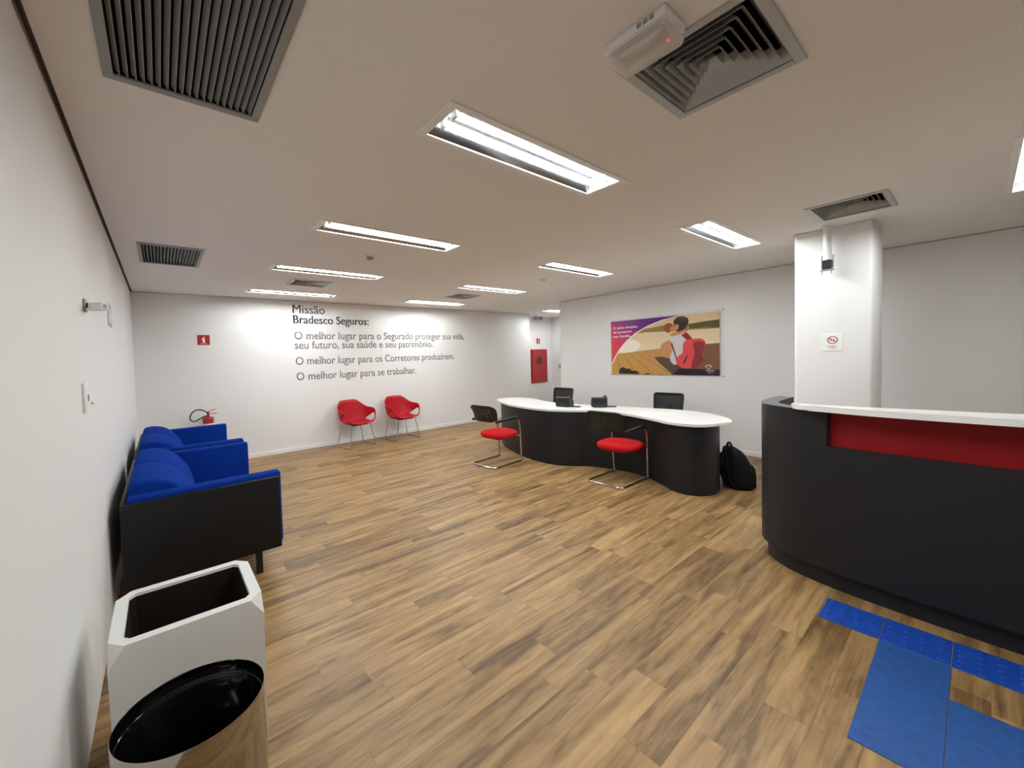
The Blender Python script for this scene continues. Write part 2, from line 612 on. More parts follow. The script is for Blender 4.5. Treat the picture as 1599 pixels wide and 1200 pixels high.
def diffuser(rect, n, label, big=False):
    x0, x1, y0, y1 = rect
    t = thing('air_diffuser', label, 'air vent', ((x0 + x1) / 2, (y0 + y1) / 2, CEIL), group='rectangular ceiling air diffusers')
    a, b = (x1 - x0) / 2, (y1 - y0) / 2
    f = MB()
    e = .034
    f.box(-a, a, -b, -b + e, -.008, 0, .002, 1).box(-a, a, b - e, b, -.008, 0, .002, 1)
    f.box(-a, -a + e, -b + e, b - e, -.008, 0, .002, 1).box(a - e, a, -b + e, b - e, -.008, 0, .002, 1)
    f.build('frame', M['grille2'], t)
    ia, ib = a - .022, b - .022
    MB().box(-ia, ia, -ib, ib, .11, .12).box(-ia - .003, -ia, -ib, ib, .013, .11).box(ia, ia + .003, -ib, ib, .013, .11)\
        .box(-ia, ia, -ib - .003, -ib, .013, .11).box(-ia, ia, ib, ib + .003, .013, .11).build('duct_box', M['dark'], t)
    oa, ob = a - e, b - e
    for k in range(n):
        s1 = (n - k) / n
        s0 = (n - k - 1.0) / n
        A, B_ = oa * s1, ob * s1
        A0, B0 = max(oa * s0, .004), max(ob * s0, .003)
        h = .001 + .0
        up_ = .046
        rg = []
        for (pa, pb, z) in ((A, B_, h), (A0, B0, up_), (A0, B0, up_ + .0025), (A, B_, h + .0025)):
            rg.append([Vector((-pa, -pb, z)), Vector((pa, -pb, z)), Vector((pa, pb, z)), Vector((-pa, pb, z))])
        rg.append(rg[0])
        m_ = MB()
        m_.ring_faces(rg, cap0=False, cap1=False)
        m_.build('louver_ring', M['grille2'], t, smooth=0)
    return t
diffuser(DIFF_O[0], 7, 'big silver ceiling diffuser beside the emergency light, nearest the camera')
diffuser(DIFF_O[1], 7, 'silver ceiling diffuser right above the white pillar')
diffuser(DIFF_O[2], 6, 'small far ceiling diffuser between the last two lights of the left-hand row')
diffuser(DIFF_O[3], 6, 'small far ceiling diffuser between the last two lights of the right-hand row')

# emergency light on the ceiling
t = thing('emergency_light', 'white box emergency light with clear cover on the ceiling beside the big diffuser', 'emergency light', (1.372, .578, CEIL))
MB().box(0, .15, 0, .215, -.032, 0, .008, 2).build('housing', M['white'], t)
MB().box(.006, .158, .004, .212, -.068, -.033, .016, 3).build('clear_cover', M['clear'], t)
MB().box(.03, .13, .03, .19, -.0335, -.0322).build('reflector_tray', M['greyplastic'], t)
MB().cyl((.045, .04, -.046), (.045, .17, -.046), .009, seg=10).build('lamp', M['white'], t)
MB().cyl((.125, .045, -.036), (.125, .045, -.040), .004, seg=8).build('led', M['led'], t)
lbm = MB()
for k in range(3):
    lbm.box(-.0006, 0, .035 + k * .02, .05 + k * .02, -.026, -.008)
lbm.build('warning_label', M['greyplastic'], t)

for (x, y, lb) in ((1.887, 3.71, 'small round smoke detector on the ceiling in the left half, between two lights'),
                   (4.72, 3.69, 'small round smoke detector on the ceiling over the wavy desk')):
    t = thing('smoke_detector', lb, 'smoke detector', (x, y, CEIL), group='round ceiling smoke detectors')
    MB().lathe([(.001, 0), (.048, 0), (.05, -.012), (.046, -.016), (.001, -.016)], 24).build('base', M['white'], t)
    MB().lathe([(.036, -.016), (.036, -.032), (.028, -.042), (.001, -.044)], 24).build('sensor_head', M['greyplastic'] if x < 3 else M['white'], t)

# ------------------------------------------------------------------ things on the left wall
t = thing('security_camera', 'short grey-white wall camera sticking out of the left wall above the switch', 'camera', (XL, 2.67, 1.936))
MB().box(0, .012, -.035, .035, -.035, .03, .004, 2).build('wall_plate', M['greyplastic'], t)
MB().cyl((.010, 0, 0), (.035, -.022, -.006), .014, .012, 14).build('ball_joint', M['blackplastic'], t)
b = MB(); b.box(-.020, .020, 0, .084, -.020, .020, .007, 3)
b.xf(Matrix.Translation((.030, -.018, -.012)) @ Matrix.Rotation(R(-132), 4, 'Z'))
b.build('camera_body', M['white'], t)
b = MB(); b.cyl((0, .083, 0), (0, .086, 0), .011, seg=18)
b.xf(Matrix.Translation((.030, -.018, -.012)) @ Matrix.Rotation(R(-132), 4, 'Z'))
b.build('lens', M['greyplastic'], t)

t = thing('wall_sign', 'small grey pictogram sign flat on the left wall beyond the camera', 'sign', (XL, 3.93, 2.02))
MB().box(0, .004, -.125, .125, -.085, .085).build('sign_plate', M['greyplastic'], t)
b = MB()
b.box(.004, .0048, -.10, -.03, -.07, .07).box(.004, .0048, .02, .06, .02, .06).box(.004, .0048, .01, .07, -.06, .012).box(.004, .0048, .075, .105, -.02, .03)
b.build('pictogram', M['white'], t)

t = thing('wall_switch', 'white rectangular switch plate on the left wall near the camera', 'switch', (XL, 2.504, 1.461))
MB().box(0, .012, -.055, .055, -.073, .073, .004, 2).build('cover_plate', M['white'], t)
MB().box(.012, .016, .018, .036, -.02, .014, .002, 1).build('rocker', M['greyplastic'], t)
tag(MB().lathe([(.001, 0), (.008, 0), (.009, .003), (.004, .007), (.001, .0075)], 12).xf(Matrix.Translation((XL, 2.73, 1.416)) @ Matrix.Rotation(R(90), 4, 'Y')).build('wall_plug', M['greyplastic']),
    'tiny grey plug in the left wall just right of the switch plate', 'wall plug')

# ------------------------------------------------------------------ back wall: lettering, sign
t = thing('wall_lettering', 'grey company mission lettering in six lines on the back wall', 'lettering', (1.99, YB, 1.0))
rows = [('Miss\u00e3o', 0.0, .592, 2.487, .150, 0.0), ('Bradesco Seguros:', .005, 1.49, 2.303, .145, .003),
        ('O melhor lugar para o Segurado proteger sua vida,', .012, 3.99, 2.017, .140, .011),
        ('seu futuro, sua sa\u00fade e seu patrim\u00f4nio.', .012, 3.06, 1.846, .140, .011),
        ('O melhor lugar para os Corretores produzirem.', .016, 3.66, 1.556, .140, .011),
        ('O melhor lugar para se trabalhar.', .018, 2.585, 1.276, .140, .011)]
for body, x, wd, z, h, bold in rows:
    me = text_mesh(body, wd, h, .0015, bold)
    b = MB()
    for dx in ((-.004, 0, .004) if z > 2.2 else (0,)):
        b.add_mesh(me, basis((x + dx, -.0002, z - 1.0), (1, 0, 0), (0, 0, 1), (0, -1, 0)))
    b.build('text_line', M['letter'], t, smooth=0)

def red_sign(loc, wx, hz, label, nrm=1):
    t = thing('fire_equipment_sign', label, 'sign', loc)
    MB().box(-wx / 2, wx / 2, -.004, 0, -hz / 2, hz / 2, .001, 1).build('sign_plate', M['redsign'], t)
    b = MB()
    k = hz / .16
    y0, y1 = -.0048, -.004
    for poly in ([(-.014, -.042), (.018, -.042), (.018, .010), (.012, .022), (-.008, .022), (-.014, .010)],
                 [(-.004, .022), (.008, .022), (.008, .046), (-.004, .046)],
                 [(-.004, .034), (-.022, .022), (-.030, .006), (-.022, .004), (-.014, .016), (-.002, .026)],
                 [(.008, .040), (.022, .046), (.022, .052), (.006, .050)],
                 [(-.045, -.062), (.045, -.062), (.045, -.057), (-.045, -.057)]):
        lo = [Vector((p[0] * k, y0, p[1] * k)) for p in poly]
        hi = [Vector((p[0] * k, y1, p[1] * k)) for p in poly]
        b.ring_faces([lo, hi])
    b.build('pictogram', M['signwhite'], t, smooth=0)
red_sign((.581, YB, 2.003), .172, .158, 'red extinguisher sign on the back wall left of the lettering')
red_sign((9.285, 7.50, 1.994), .15, .15, 'tiny red sign in the corridor above the hose cabinet')

# hose cabinet
t = thing('fire_hose_cabinet', 'red fire hose cabinet with round dark window on the corridor wall', 'cabinet', (9.288, 7.50, .755))
MB().box(-.362, .362, -.03, 0, 0, .995, .004, 1).build('cabinet_frame', M['redpaint'], t)
dr = MB().box(-.335, .335, -.042, -.03, .025, .970, .003, 1).build('door', M['redpaint'], t)
MB().cyl((-.02, -.042, .66), (-.02, -.048, .66), .115, seg=28).build('round_window', M['blackgloss'], dr)
for x in (-.22, .22):
    for z in (.14, .86):
        MB().cyl((x, -.042, z), (x, -.045, z), .03, seg=12).build('vent_boss', M['redpaint'], dr)
MB().box(.27, .30, -.052, -.042, .46, .53, .003, 1).build('latch', M['redlac'], dr)

t = thing('emergency_spotlight', 'small twin-head emergency spotlight high on the corridor wall', 'emergency light', (9.23, 7.50, 2.665))
MB().box(-.06, .06, -.05, 0, -.04, .03, .006, 1).build('housing', M['white'], t)
for s in (-1, 1):
    MB().cyl((s * .10, -.03, .01), (s * .12, -.11, -.01), .035, .048, 14).build('lamp_head', M['greyplastic'], t)
t = thing('wall_switch', 'small pale switch plate on the corridor end wall beside the poster wall', 'switch', (9.9, 7.22, 1.22))
MB().box(-.01, 0, -.04, .04, -.06, .06, .003, 1).build('cover_plate', M['greyplastic'], t)
MB().box(-.014, -.01, -.015, .015, -.025, .025, .002, 1).build('rocker', M['white'], t)

# ------------------------------------------------------------------ red shell chairs
def make_shell_chair(label, group):
    t = thing('shell_armchair', label, 'chair', group=group)
    KEY = [(0, .0, -.25, .432), (20, .12, -.255, .436), (36, .225, -.245, .455), (48, .300, -.215, .53), (58, .336, -.17, .635), (68, .346, -.11, .682),
           (84, .344, -.01, .694), (100, .328, .08, .702), (116, .292, .16, .738), (132, .236, .225, .800), (148, .172, .262, .838), (164, .09, .280, .846), (180, .0, .285, .846)]
    def key(a):
        a = min(max(a, 0), 180)
        for i in range(len(KEY) - 1):
            if KEY[i][0] <= a <= KEY[i + 1][0]:
                p1, p2 = KEY[i], KEY[i + 1]
                p0 = KEY[i - 1] if i else (2 * p1[0] - p2[0], -p2[1], p2[2], p2[3])
                p3 = KEY[i + 2] if i + 2 < len(KEY) else (2 * p2[0] - p1[0], -p1[1], p1[2], p1[3])
                t_ = (a - p1[0]) / (p2[0] - p1[0])
                return [0.5 * (2 * p1[k] + (p2[k] - p0[k]) * t_ + (2 * p0[k] - 5 * p1[k] + 4 * p2[k] - p3[k]) * t_ ** 2 + (3 * p1[k] - p0[k] - 3 * p2[k] + p3[k]) * t_ ** 3) for k in (1, 2, 3)]
    NT, NR = 120, 20
    b = MB()
    bm = b.bm
    ctr = bm.verts.new((0, 0, .432))
    grid = []
    for i in range(NT):
        th = 360.0 * i / NT
        a = th if th <= 180 else 360 - th
        sg = 1 if th <= 180 else -1
        rx, ry, rz_ = key(a)
        rx = max(rx, 0) * sg
        d = Vector((math.sin(R(th)), -math.cos(R(th))))
        e = 3.0
        k = (abs(d.x / .205) ** e + abs(d.y / .20) ** e) ** (-1 / e)
        s = Vector((d.x * k, d.y * k, .438))
        f = (1 - math.cos(R(a))) / 2
        c = Vector((rx * .97, ry * (1.0 - .18 * f), .44 + .03 * f))
        if a < 40:
            c = (s + Vector((rx, ry, .442))) / 2
        rim = Vector((rx, ry, rz_))
        col = []
        for j in range(1, NR + 1):
            if j <= 6:
                q = j / 6
                p = Vector((s.x * q, s.y * q, .430 + .008 * q * q))
            else:
                u = (j - 6) / (NR - 6)
                p = s * (1 - u) ** 2 + c * 2 * u * (1 - u) + rim * u * u
            col.append(bm.verts.new(p))
        grid.append(col)
    dele = []
    for i in range(NT):
        n = (i + 1) % NT
        bm.faces.new((ctr, grid[i][0], grid[n][0]))
        th = 360.0 * (i + .5) / NT
        a = th if th <= 180 else 360 - th
        for j in range(NR - 1):
            u = (j + 1.5 - 6) / (NR - 6)
            fc = bm.faces.new((grid[i][j], grid[i][j + 1], grid[n][j + 1], grid[n][j]))
            if 47 < a < 104:
                top = .87 - .45 * max(0, (a - 66) / 38) - .12 * max(0, (58 - a) / 11)
                bot = .20 + .12 * max(0, (58 - a) / 11)
                if bot < u < top:
                    dele.append(fc)
    bmesh.ops.delete(bm, geom=dele, context='FACES')
    loose = [v for v in bm.verts if not v.link_faces]
    bmesh.ops.delete(bm, geom=loose, context='VERTS')
    rimset = {grid[i][NR - 1] for i in range(NT)}
    hole = [v for v in bm.verts if v.is_boundary and v not in rimset]
    for _ in range(10):
        nw = {}
        for v in hole:
            nb = [e.other_vert(v) for e in v.link_edges if e.is_boundary]
            if len(nb) == 2:
                nw[v] = v.co * .4 + (nb[0].co + nb[1].co) * .3
        for v, c in nw.items():
            v.co = c
    o = b.build('seat_shell', M['redplastic'], t, smooth=60)
    md = o.modifiers.new('thickness', 'SOLIDIFY')
    md.thickness = .014
    md.offset = -1
    for s in (-1, 1):
        p = fillet([(s * .12, -.15, .423), (s * .20, -.17, .418), (s * .285, -.21, .011), (s * .285, .21, .011), (s * .20, .17, .418), (s * .12, .15, .423)], .03, 6)
        lg = MB().tube(p, .008, 10).build('sled_leg', M['chrome'], t)
        MB().box(s * .285 - .008, s * .285 + .008, -.195, .195, 0, .008, .002, 1).build('floor_glide', M['blackplastic'], lg)
    MB().box(-.15, .15, -.18, .18, .402, .424, .006, 1).build('seat_bracket', M['blackplastic'], t)
    return t
c1 = make_shell_chair('red plastic shell armchair on chrome sled legs, left of the pair by the back wall', 'red shell armchairs')
c1.location = (2.965, 6.655, 0); c1.rotation_euler.z = R(9)
c2 = copy_tree(c1)
c2['label'] = 'red plastic shell armchair on chrome sled legs, right of the pair by the back wall'
c2.location = (3.94, 6.615, 0); c2.rotation_euler.z = R(5)

# ------------------------------------------------------------------ sofas
def make_sofa(label, group):
    """local: x from wall outward, y along the wall, origin at near back corner"""
    t = thing('two_seat_sofa', label, 'sofa', group=group)
    D, LN = .965, 1.50
    for y0 in (0.0, LN - .024):
        MB().box(0, D, y0, y0 + .024, .185, .735, .01, 3).build('side_panel', M['blackpanel'], t)
    MB().box(0, .03, .025, LN - .025, .185, .735, .008, 2).build('back_panel', M['blackpanel'], t)
    MB().box(.03, D - .04, .025, LN - .025, .185, .25, .006, 1).build('seat_base', M['blackpanel'], t)
    for y0 in (.026, LN - .116):
        MB().box(.035, D + .018, y0, y0 + .09, .215, .765, .018, 3).build('arm_pad', M['blue'], t)
    n = 2
    y0, y1 = .122, LN - .122
    for k in range(n):
        a = y0 + (y1 - y0) * k / n + .003
        c = y0 + (y1 - y0) * (k + 1) / n - .003
        MB().box(.20, D + .005, a, c, .252, .44, .035, 4).build('seat_cushion', M['blue'], t)
        pr = [Vector((p[0], 0, p[1])) for p in [(.22, .443), (.08, .444), (.042, .49), (.036, .62), (.037, .77), (.052, .828), (.11, .846), (.20, .838), (.29, .800), (.37, .725), (.43, .635), (.462, .54), (.455, .47), (.40, .444)]]
        pr = spline(pr, 4, True)
        cx = sum(p.x for p in pr) / len(pr); cz = sum(p.z for p in pr) / len(pr)
        rings = []
        for u, s in ((0, .86), (.006, .93), (.02, .97), (.06, .995), (.5, 1.0), (.94, .995), (.98, .97), (.994, .93), (1, .86)):
            yy = a + (c - a) * u
            rings.append([Vector((max(cx + (p.x - cx) * s, .033), yy, max(cz + (p.z - cz) * s, .442))) for p in pr])
        MB().ring_faces(rings).build('back_cushion', M['blue'], t, smooth=50)
    for x in (.09, .785):
        for yy in (.055, LN - .1):
            MB().box(x, x + .045, yy, yy + .045, 0, .186, .003, 1).build('leg', M['blackmetal'], t)
    return t
s1 = make_sofa('blue sofa with black side panels along the left wall, nearer the camera', 'blue two seat sofas')
s1.location = (-.255, 3.052, 0)
s2 = copy_tree(s1)
s2['label'] = 'blue sofa along the left wall farther away, beside the fire extinguisher'
s2.location = (-.255, 4.665, 0)

# ------------------------------------------------------------------ fire extinguisher
t = thing('fire_extinguisher', 'red fire extinguisher with a looped black hose behind the far sofa', 'fire extinguisher', (.575, 6.86, 0))
MB().lathe([(.001, .2), (.075, .2), (.08, .22), (.08, .768), (.076, .782), (.05, .792), (.022, .797), (.001, .797)], 28).build('cylinder', M['redpaint'], t)
MB().lathe([(.0805, .56), (.0812, .565), (.0812, .69), (.0805, .695)], 28).build('paper_label', M['signwhite'], t)
MB().lathe([(.022, .795), (.022, .815), (.016, .825), (.016, .87), (.001, .872)], 16).build('valve', M['redlac'], t)
MB().box(-.01, .125, -.010, .010, .838, .846, .002, 1).build('carry_handle', M['blackmetal'], t)
b = MB(); b.box(-.02, .11, -.010, .010, -.004, .004, .002, 1); b.xf(Matrix.Translation((0, 0, .872)) @ Matrix.Rotation(R(-20), 4, 'Y')); b.build('lever', M['redlac'], t)
hp = spline([(-.012, -.005, .862), (-.05, -.01, .893), (-.115, -.012, .918), (-.18, -.012, .905), (-.225, -.012, .86), (-.242, -.012, .80), (-.225, -.012, .757), (-.18, -.012, .745), (-.12, -.012, .772), (-.06, -.012, .805), (-.015, -.008, .808)], 5)
MB().tube(hp, .0095, 10).build('hose', M['blackplastic'], t)
MB().lathe([(.11, 0), (.115, .012), (.10, .018), (.03, .022), (.02, .19), (.06, .2), (.001, .2)], 20).build('floor_stand', M['redpaint'], t)

# ------------------------------------------------------------------ planter and bin
t = thing('planter', 'empty white cube planter with cut corners in front of the near sofa', 'planter', (0, 0, 0))
X0, X1, Y0, Y1, ZT = -.205, .318, 1.745, 2.155, .60
b = MB()
c = .052
def cc(x0, x1, y0, y1, c, z):
    return [(x0 + c, y0, z), (x1 - c, y0, z), (x1, y0 + c, z), (x1, y1 - c, z), (x1 - c, y1, z), (x0 + c, y1, z), (x0, y1 - c, z), (x0, y0 + c, z)]
tp = [b.bm.verts.new(p) for p in cc(X0, X1, Y0, Y1, c, ZT)]
cor = [b.bm.verts.new(p) for p in ((X0, Y0, ZT - .075), (X1, Y0, ZT - .075), (X1, Y1, ZT - .075), (X0, Y1, ZT - .075))]
bot = [b.bm.verts.new(p) for p in ((X0 + .006, Y0 + .006, 0), (X1 - .006, Y0 + .006, 0), (X1 - .006, Y1 - .006, 0), (X0 + .006, Y1 - .006, 0))]
inn = [b.bm.verts.new(p) for p in cc(X0 + .044, X1 - .044, Y0 + .036, Y1 - .036, .022, ZT)]
inl = [b.bm.verts.new(p) for p in cc(X0 + .046, X1 - .046, Y0 + .038, Y1 - .038, .021, ZT - .012)]
F = b.bm.faces.new
for i in range(4):
    a0, a1 = tp[2 * i], tp[2 * i + 1]
    j = (i + 1) % 4
    F((a1, a0, cor[i], bot[i], bot[j], cor[j]))
    F((tp[2 * i + 1], tp[(2 * i + 2) % 8], cor[j]))
for i in range(8):
    j = (i + 1) % 8
    F((tp[i], tp[j], inn[j], inn[i]))
    F((inn[i], inn[j], inl[j], inl[i]))
F(list(reversed(bot)))
o = b.build('outer_shell', M['stone'], t, smooth=0)
b = MB()
i0 = cc(X0 + .046, X1 - .046, Y0 + .038, Y1 - .038, .021, ZT - .012)
i1 = cc(X0 + .060, X1 - .060, Y0 + .052, Y1 - .052, .021, .06)
b.ring_faces([[Vector(p) for p in i0], [Vector(p) for p in i1]], cap0=False)
b.build('liner', M['inside'], t, smooth=0, recalc=False)

t = thing('waste_bin', 'polished steel open waste bin with black lining at the bottom left', 'bin', (.034, 1.317, 0))
SX, SY = .195, .154
b = MB()
b.lathe([(.97, .0), (.985, .01), (.985, .02), (1.0, .022), (1.0, .520), (.994, .523), (1.0, .526), (1.0, .598), (.994, .601), (.985, .598), (.985, .58), (.98, .03)], 72, (0, 0, 0), SX, SY)
b.build('steel_body', M['steel'], t, smooth=50)
b = MB()
b.lathe([(.955, .03), (.962, .554), (.975, .556), (.984, .597)], 72, (0, 0, 0), SX, SY, cap1=False)
b.build('black_lining', M['blackgloss'], t, smooth=50, recalc=False)
b = MB()
b.lathe([(.972, .555), (.960, .5565), (.958, .554), (.970, .5525), (.972, .555)], 72, (0, 0, 0), SX, SY, cap0=False, cap1=False)
b.build('inner_rim', M['steel'], t, smooth=50)

# ------------------------------------------------------------------ wavy desk
t = thing('wavy_desk', 'long wavy service desk with white top and charcoal curved front', 'desk', (0, 0, 0))
FR = [(5.56, 5.10), (5.36, 5.17), (5.168, 5.06), (4.93, 4.76), (4.75, 4.42), (4.62, 4.05), (4.57, 3.70), (4.61, 3.44), (4.73, 3.27), (4.90, 3.10), (4.985, 2.89), (5.03, 2.637), (4.972, 2.354), (4.84, 2.14),
      (4.715, 1.98), (4.685, 1.82), (4.77, 1.69), (4.91, 1.635), (5.08, 1.645), (5.25, 1.70), (5.36, 1.80)]
fr = spline([(x, y, 0) for x, y in FR], 6)
def panel(pts, name, mats=None, z0=0.0, z1=.765, th=.04):
    o1 = [(p.x, p.y) for p in pts]
    o2 = [(p.x, p.y) for p in offset(o1, th)]
    b = MB()
    n = len(o1)
    rings = []
    for i in range(n):
        a, d = o1[i], o2[i]
        rings.append([Vector((a[0], a[1], z0)), Vector((d[0], d[1], z0)), Vector((d[0], d[1], z1)), Vector((a[0], a[1], z1))])
    b.ring_faces(rings)
    return b.build(name, mats or M['charcoal'], t, smooth=40)
cut = min(range(len(fr)), key=lambda i: (fr[i] - Vector((4.85, 3.15, 0))).length)
panel(fr[:cut + 1], 'front_panel')
e2 = fr[cut:]
e2[0] = e2[0] + (e2[1] - e2[0]).normalized() * .003
panel(e2, 'front_panel')
NEAR = [(4.934, 4.714), (4.83, 4.42), (4.777, 4.148), (4.77, 3.90), (4.83, 3.64), (4.998, 3.373), (5.147, 3.161), (5.182, 2.894), (5.087, 2.582), (4.957, 2.282), (4.846, 2.085), (4.818, 1.88), (4.909, 1.724), (5.168, 1.629)]
FAR = [(5.545, 1.665), (5.851, 1.844), (6.07, 2.144), (6.13, 2.478), (6.03, 2.954), (5.92, 3.40), (5.80, 3.85), (5.735, 4.222), (5.824, 4.60), (6.04, 5.045), (5.90, 5.46)]
kn, kf = (1.6 - .765) / .87, (1.6 - .793) / .87
out = [(x * kn, y * kn, 0) for x, y in NEAR] + [(x * kf, y * kf, 0) for x, y in FAR] + [(5.397 * .945, 5.392 * .945, 0)]
op = spline(out, 6, True)
MB().prism([(p.x, p.y) for p in op], .767, .795, .009).build('desk_top', M['laminate'], t, smooth=40)
ci = Vector((sum(p.x for p in op) / len(op), sum(p.y for p in op) / len(op), 0))
# support panels under the desk, behind the curved front
MB().box(5.05, 5.62, 3.03, 3.07, 0, .764, .002, 1).build('support_panel', M['charcoal'], t)
MB().box(5.20, 5.62, 5.00, 5.04, 0, .764, .002, 1).build('support_panel', M['charcoal'], t)

# ------------------------------------------------------------------ visitor chairs (local facing -y)
def make_visitor(label, group):
    t = thing('cantilever_chair', label, 'chair', group=group)
    W = .215
    half = [(W + .012, .235, .655), (W + .016, -.16, .672), (W + .014, -.255, .655), (W + .008, -.295, .56), (W, -.325, .05), (W, -.33, .0125), (W, -.26, .0125), (W, .31, .0125)]
    path = [Vector(p) for p in half] + [Vector((-p[0], p[1], p[2])) for p in reversed(half)]
    pp = []
    core = fillet(path, .075, 7)
    MB().tube(core, .013, 12).build('tube_frame', M['chrome'], t)
    for s in (-1, 1):
        b = MB()
        b.tube(fillet([(s * (W + .012), .245, .662), (s * (W + .016), -.10, .680), (s * (W + .016), -.19, .682)], .05, 5), .018, 12)
        b.build('arm_pad', M['blackplastic'], t)
        MB().tube([(s * W * 1.02, -.300, .40), (s * .15, -.16, .398), (s * .10, -.10, .396)], .010, 10).build('seat_strut', M['chrome'], t)
    rings = []
    for z, k in ((.385, .80), (.395, .92), (.415, .985), (.435, 1.0), (.455, .98), (.472, .90), (.482, .70), (.485, .35)):
        rings.append(sellipse(0, -.072, .243 * k, .262 * k, 2.7, z + (.0 if k < .5 else 0), 48))
    MB().ring_faces(rings).build('seat_cushion', M['redfabric'], t, smooth=60)
    MB().box(-.14, .14, -.18, .10, .372, .388, .004, 1).build('seat_pan', M['blackplastic'], t)
    # curved perforated back
    b = MB()
    bm = b.bm
    NX, NZ = 26, 14
    def bp(u, v):                       # u -1..1 across, v 0..1 up
        wd = .222 + .024 * v
        zz = .655 + .225 * v
        e = abs(u) ** 6
        zz -= (.050 * e * (v) - .055 * e * (1 - v)) + .012 * u * u * (1 - 2 * v)
        zz += .014 * (1 - u * u) * v
        yy = .285 + .055 * v - .075 * u * u - .015 * math.sin(PI * v)
        return Vector((u * wd, yy, zz))
    vs = {}
    def gv(i, j):
        if (i, j) not in vs:
            vs[(i, j)] = bm.verts.new(bp(-1 + 2 * i / NX, j / NZ))
        return vs[(i, j)]
    for i in range(NX):
        for j in range(NZ):
            hole = 5 <= i <= 20 and 4 <= j <= 11 and i % 2 == 1 and j % 2 == 0 and abs(i - 12.5) < 8.5 - abs(j - 8) * .4
            q = [gv(i, j), gv(i + 1, j), gv(i + 1, j + 1), gv(i, j + 1)]
            if not hole:
                bm.faces.new(q)
            else:
                cxm = sum((v.co for v in q), Vector()) / 4
                iv = [bm.verts.new(cxm + (v.co - cxm) * .62) for v in q]
                for k in range(4):
                    bm.faces.new((q[k], q[(k + 1) % 4], iv[(k + 1) % 4], iv[k]))
    o = b.build('backrest', M['blackplastic'], t, smooth=50)
    md = o.modifiers.new('thickness', 'SOLIDIFY')
    md.thickness = .008
    md.offset = 0
    return t
v1 = make_visitor('red-seated cantilever chair with black perforated back at the far end of the desk', 'red seat cantilever chairs')
v1.location = (4.065, 4.105, 0); v1.rotation_euler.z = R(94)
v2 = copy_tree(v1)
v2['label'] = 'cantilever chair with red seat and black back in the middle of the wavy desk front'
v2.location = (4.612, 2.555, 0); v2.rotation_euler.z = R(91)

# ------------------------------------------------------------------ mesh office chairs behind the desk (local facing -y)
def make_office(label, group):
    t = thing('office_chair', label, 'chair', group=group)
    w, z0, z1 = .205, .46, .905
    fr_ = fillet([(-w + .015, .22, z0), (w - .015, .22, z0), (w, .30, z1), (-w, .30, z1)], .035, 6, True)
    fr_ = [Vector((p.x, p.y + .05 * (p.x / w) ** 2 * -1 + .03, p.z)) for p in fr_]
    bk = MB().tube(fr_, .013, 10, True).build('back_frame', M['blackplastic'], t)
    b = MB()
    rings = []
    for j in range(11):
        v = j / 10
        wd = (w - .015) + .015 * v
        rings.append([Vector((u * wd, .22 + .08 * v - .05 * u * u + .03, z0 + (z1 - z0) * v)) for u in [-1 + 2 * i / 12 for i in range(13)]])
    b.ring_faces(rings, closed=False)
    o = b.build('back_mesh', M['mesh'], bk, smooth=60)
    md = o.modifiers.new('thickness', 'SOLIDIFY'); md.thickness = .003
    MB().box(-.028, .028, .275, .30, .42, .74, .008, 2).build('spine', M['blackplastic'], t)
    rings = [sellipse(0, -.02, .23 * k, .225 * k, 3.2, z, 40) for z, k in ((.41, .85), (.42, .97), (.44, 1), (.465, .98), (.48, .88), (.485, .5))]
    MB().ring_faces(rings).build('seat', M['blackcloth'], t, smooth=60)
    MB().tube([(0, .29, .46), (0, .24, .40), (0, .08, .395)], .018, 10).build('back_bracket', M['blackplastic'], t)
    MB().cyl((0, 0, .10), (0, 0, .405), .025, .025, 16).build('gas_column', M['blackmetal'], t)
    for k in range(5):
        a = 2 * PI * k / 5 + .3
        d = Vector((math.cos(a), math.sin(a), 0))
        lg = MB().tube([Vector((0, 0, .10)), d * .15 + Vector((0, 0, .095)), d * .27 + Vector((0, 0, .07))], [.022, .018, .013], 10).build('leg', M['blackplastic'], t)
        q = Vector((-d.y, d.x, 0))
        MB().cyl(d * .27 + Vector((0, 0, .027)) - q * .022, d * .27 + Vector((0, 0, .027)) + q * .022, .027, seg=16).build('caster', M['blackplastic'], lg)
    return t
o1 = make_office('black mesh office chair behind the desk, behind the left desk phone', 'black mesh office chairs')
o1.location = (6.30, 4.70, 0); o1.rotation_euler.z = R(-86)
o2 = copy_tree(o1)
o2['label'] = 'black mesh office chair behind the desk on the right, below the poster'
o2.location = (6.36, 2.79, 0); o2.rotation_euler.z = R(-84)

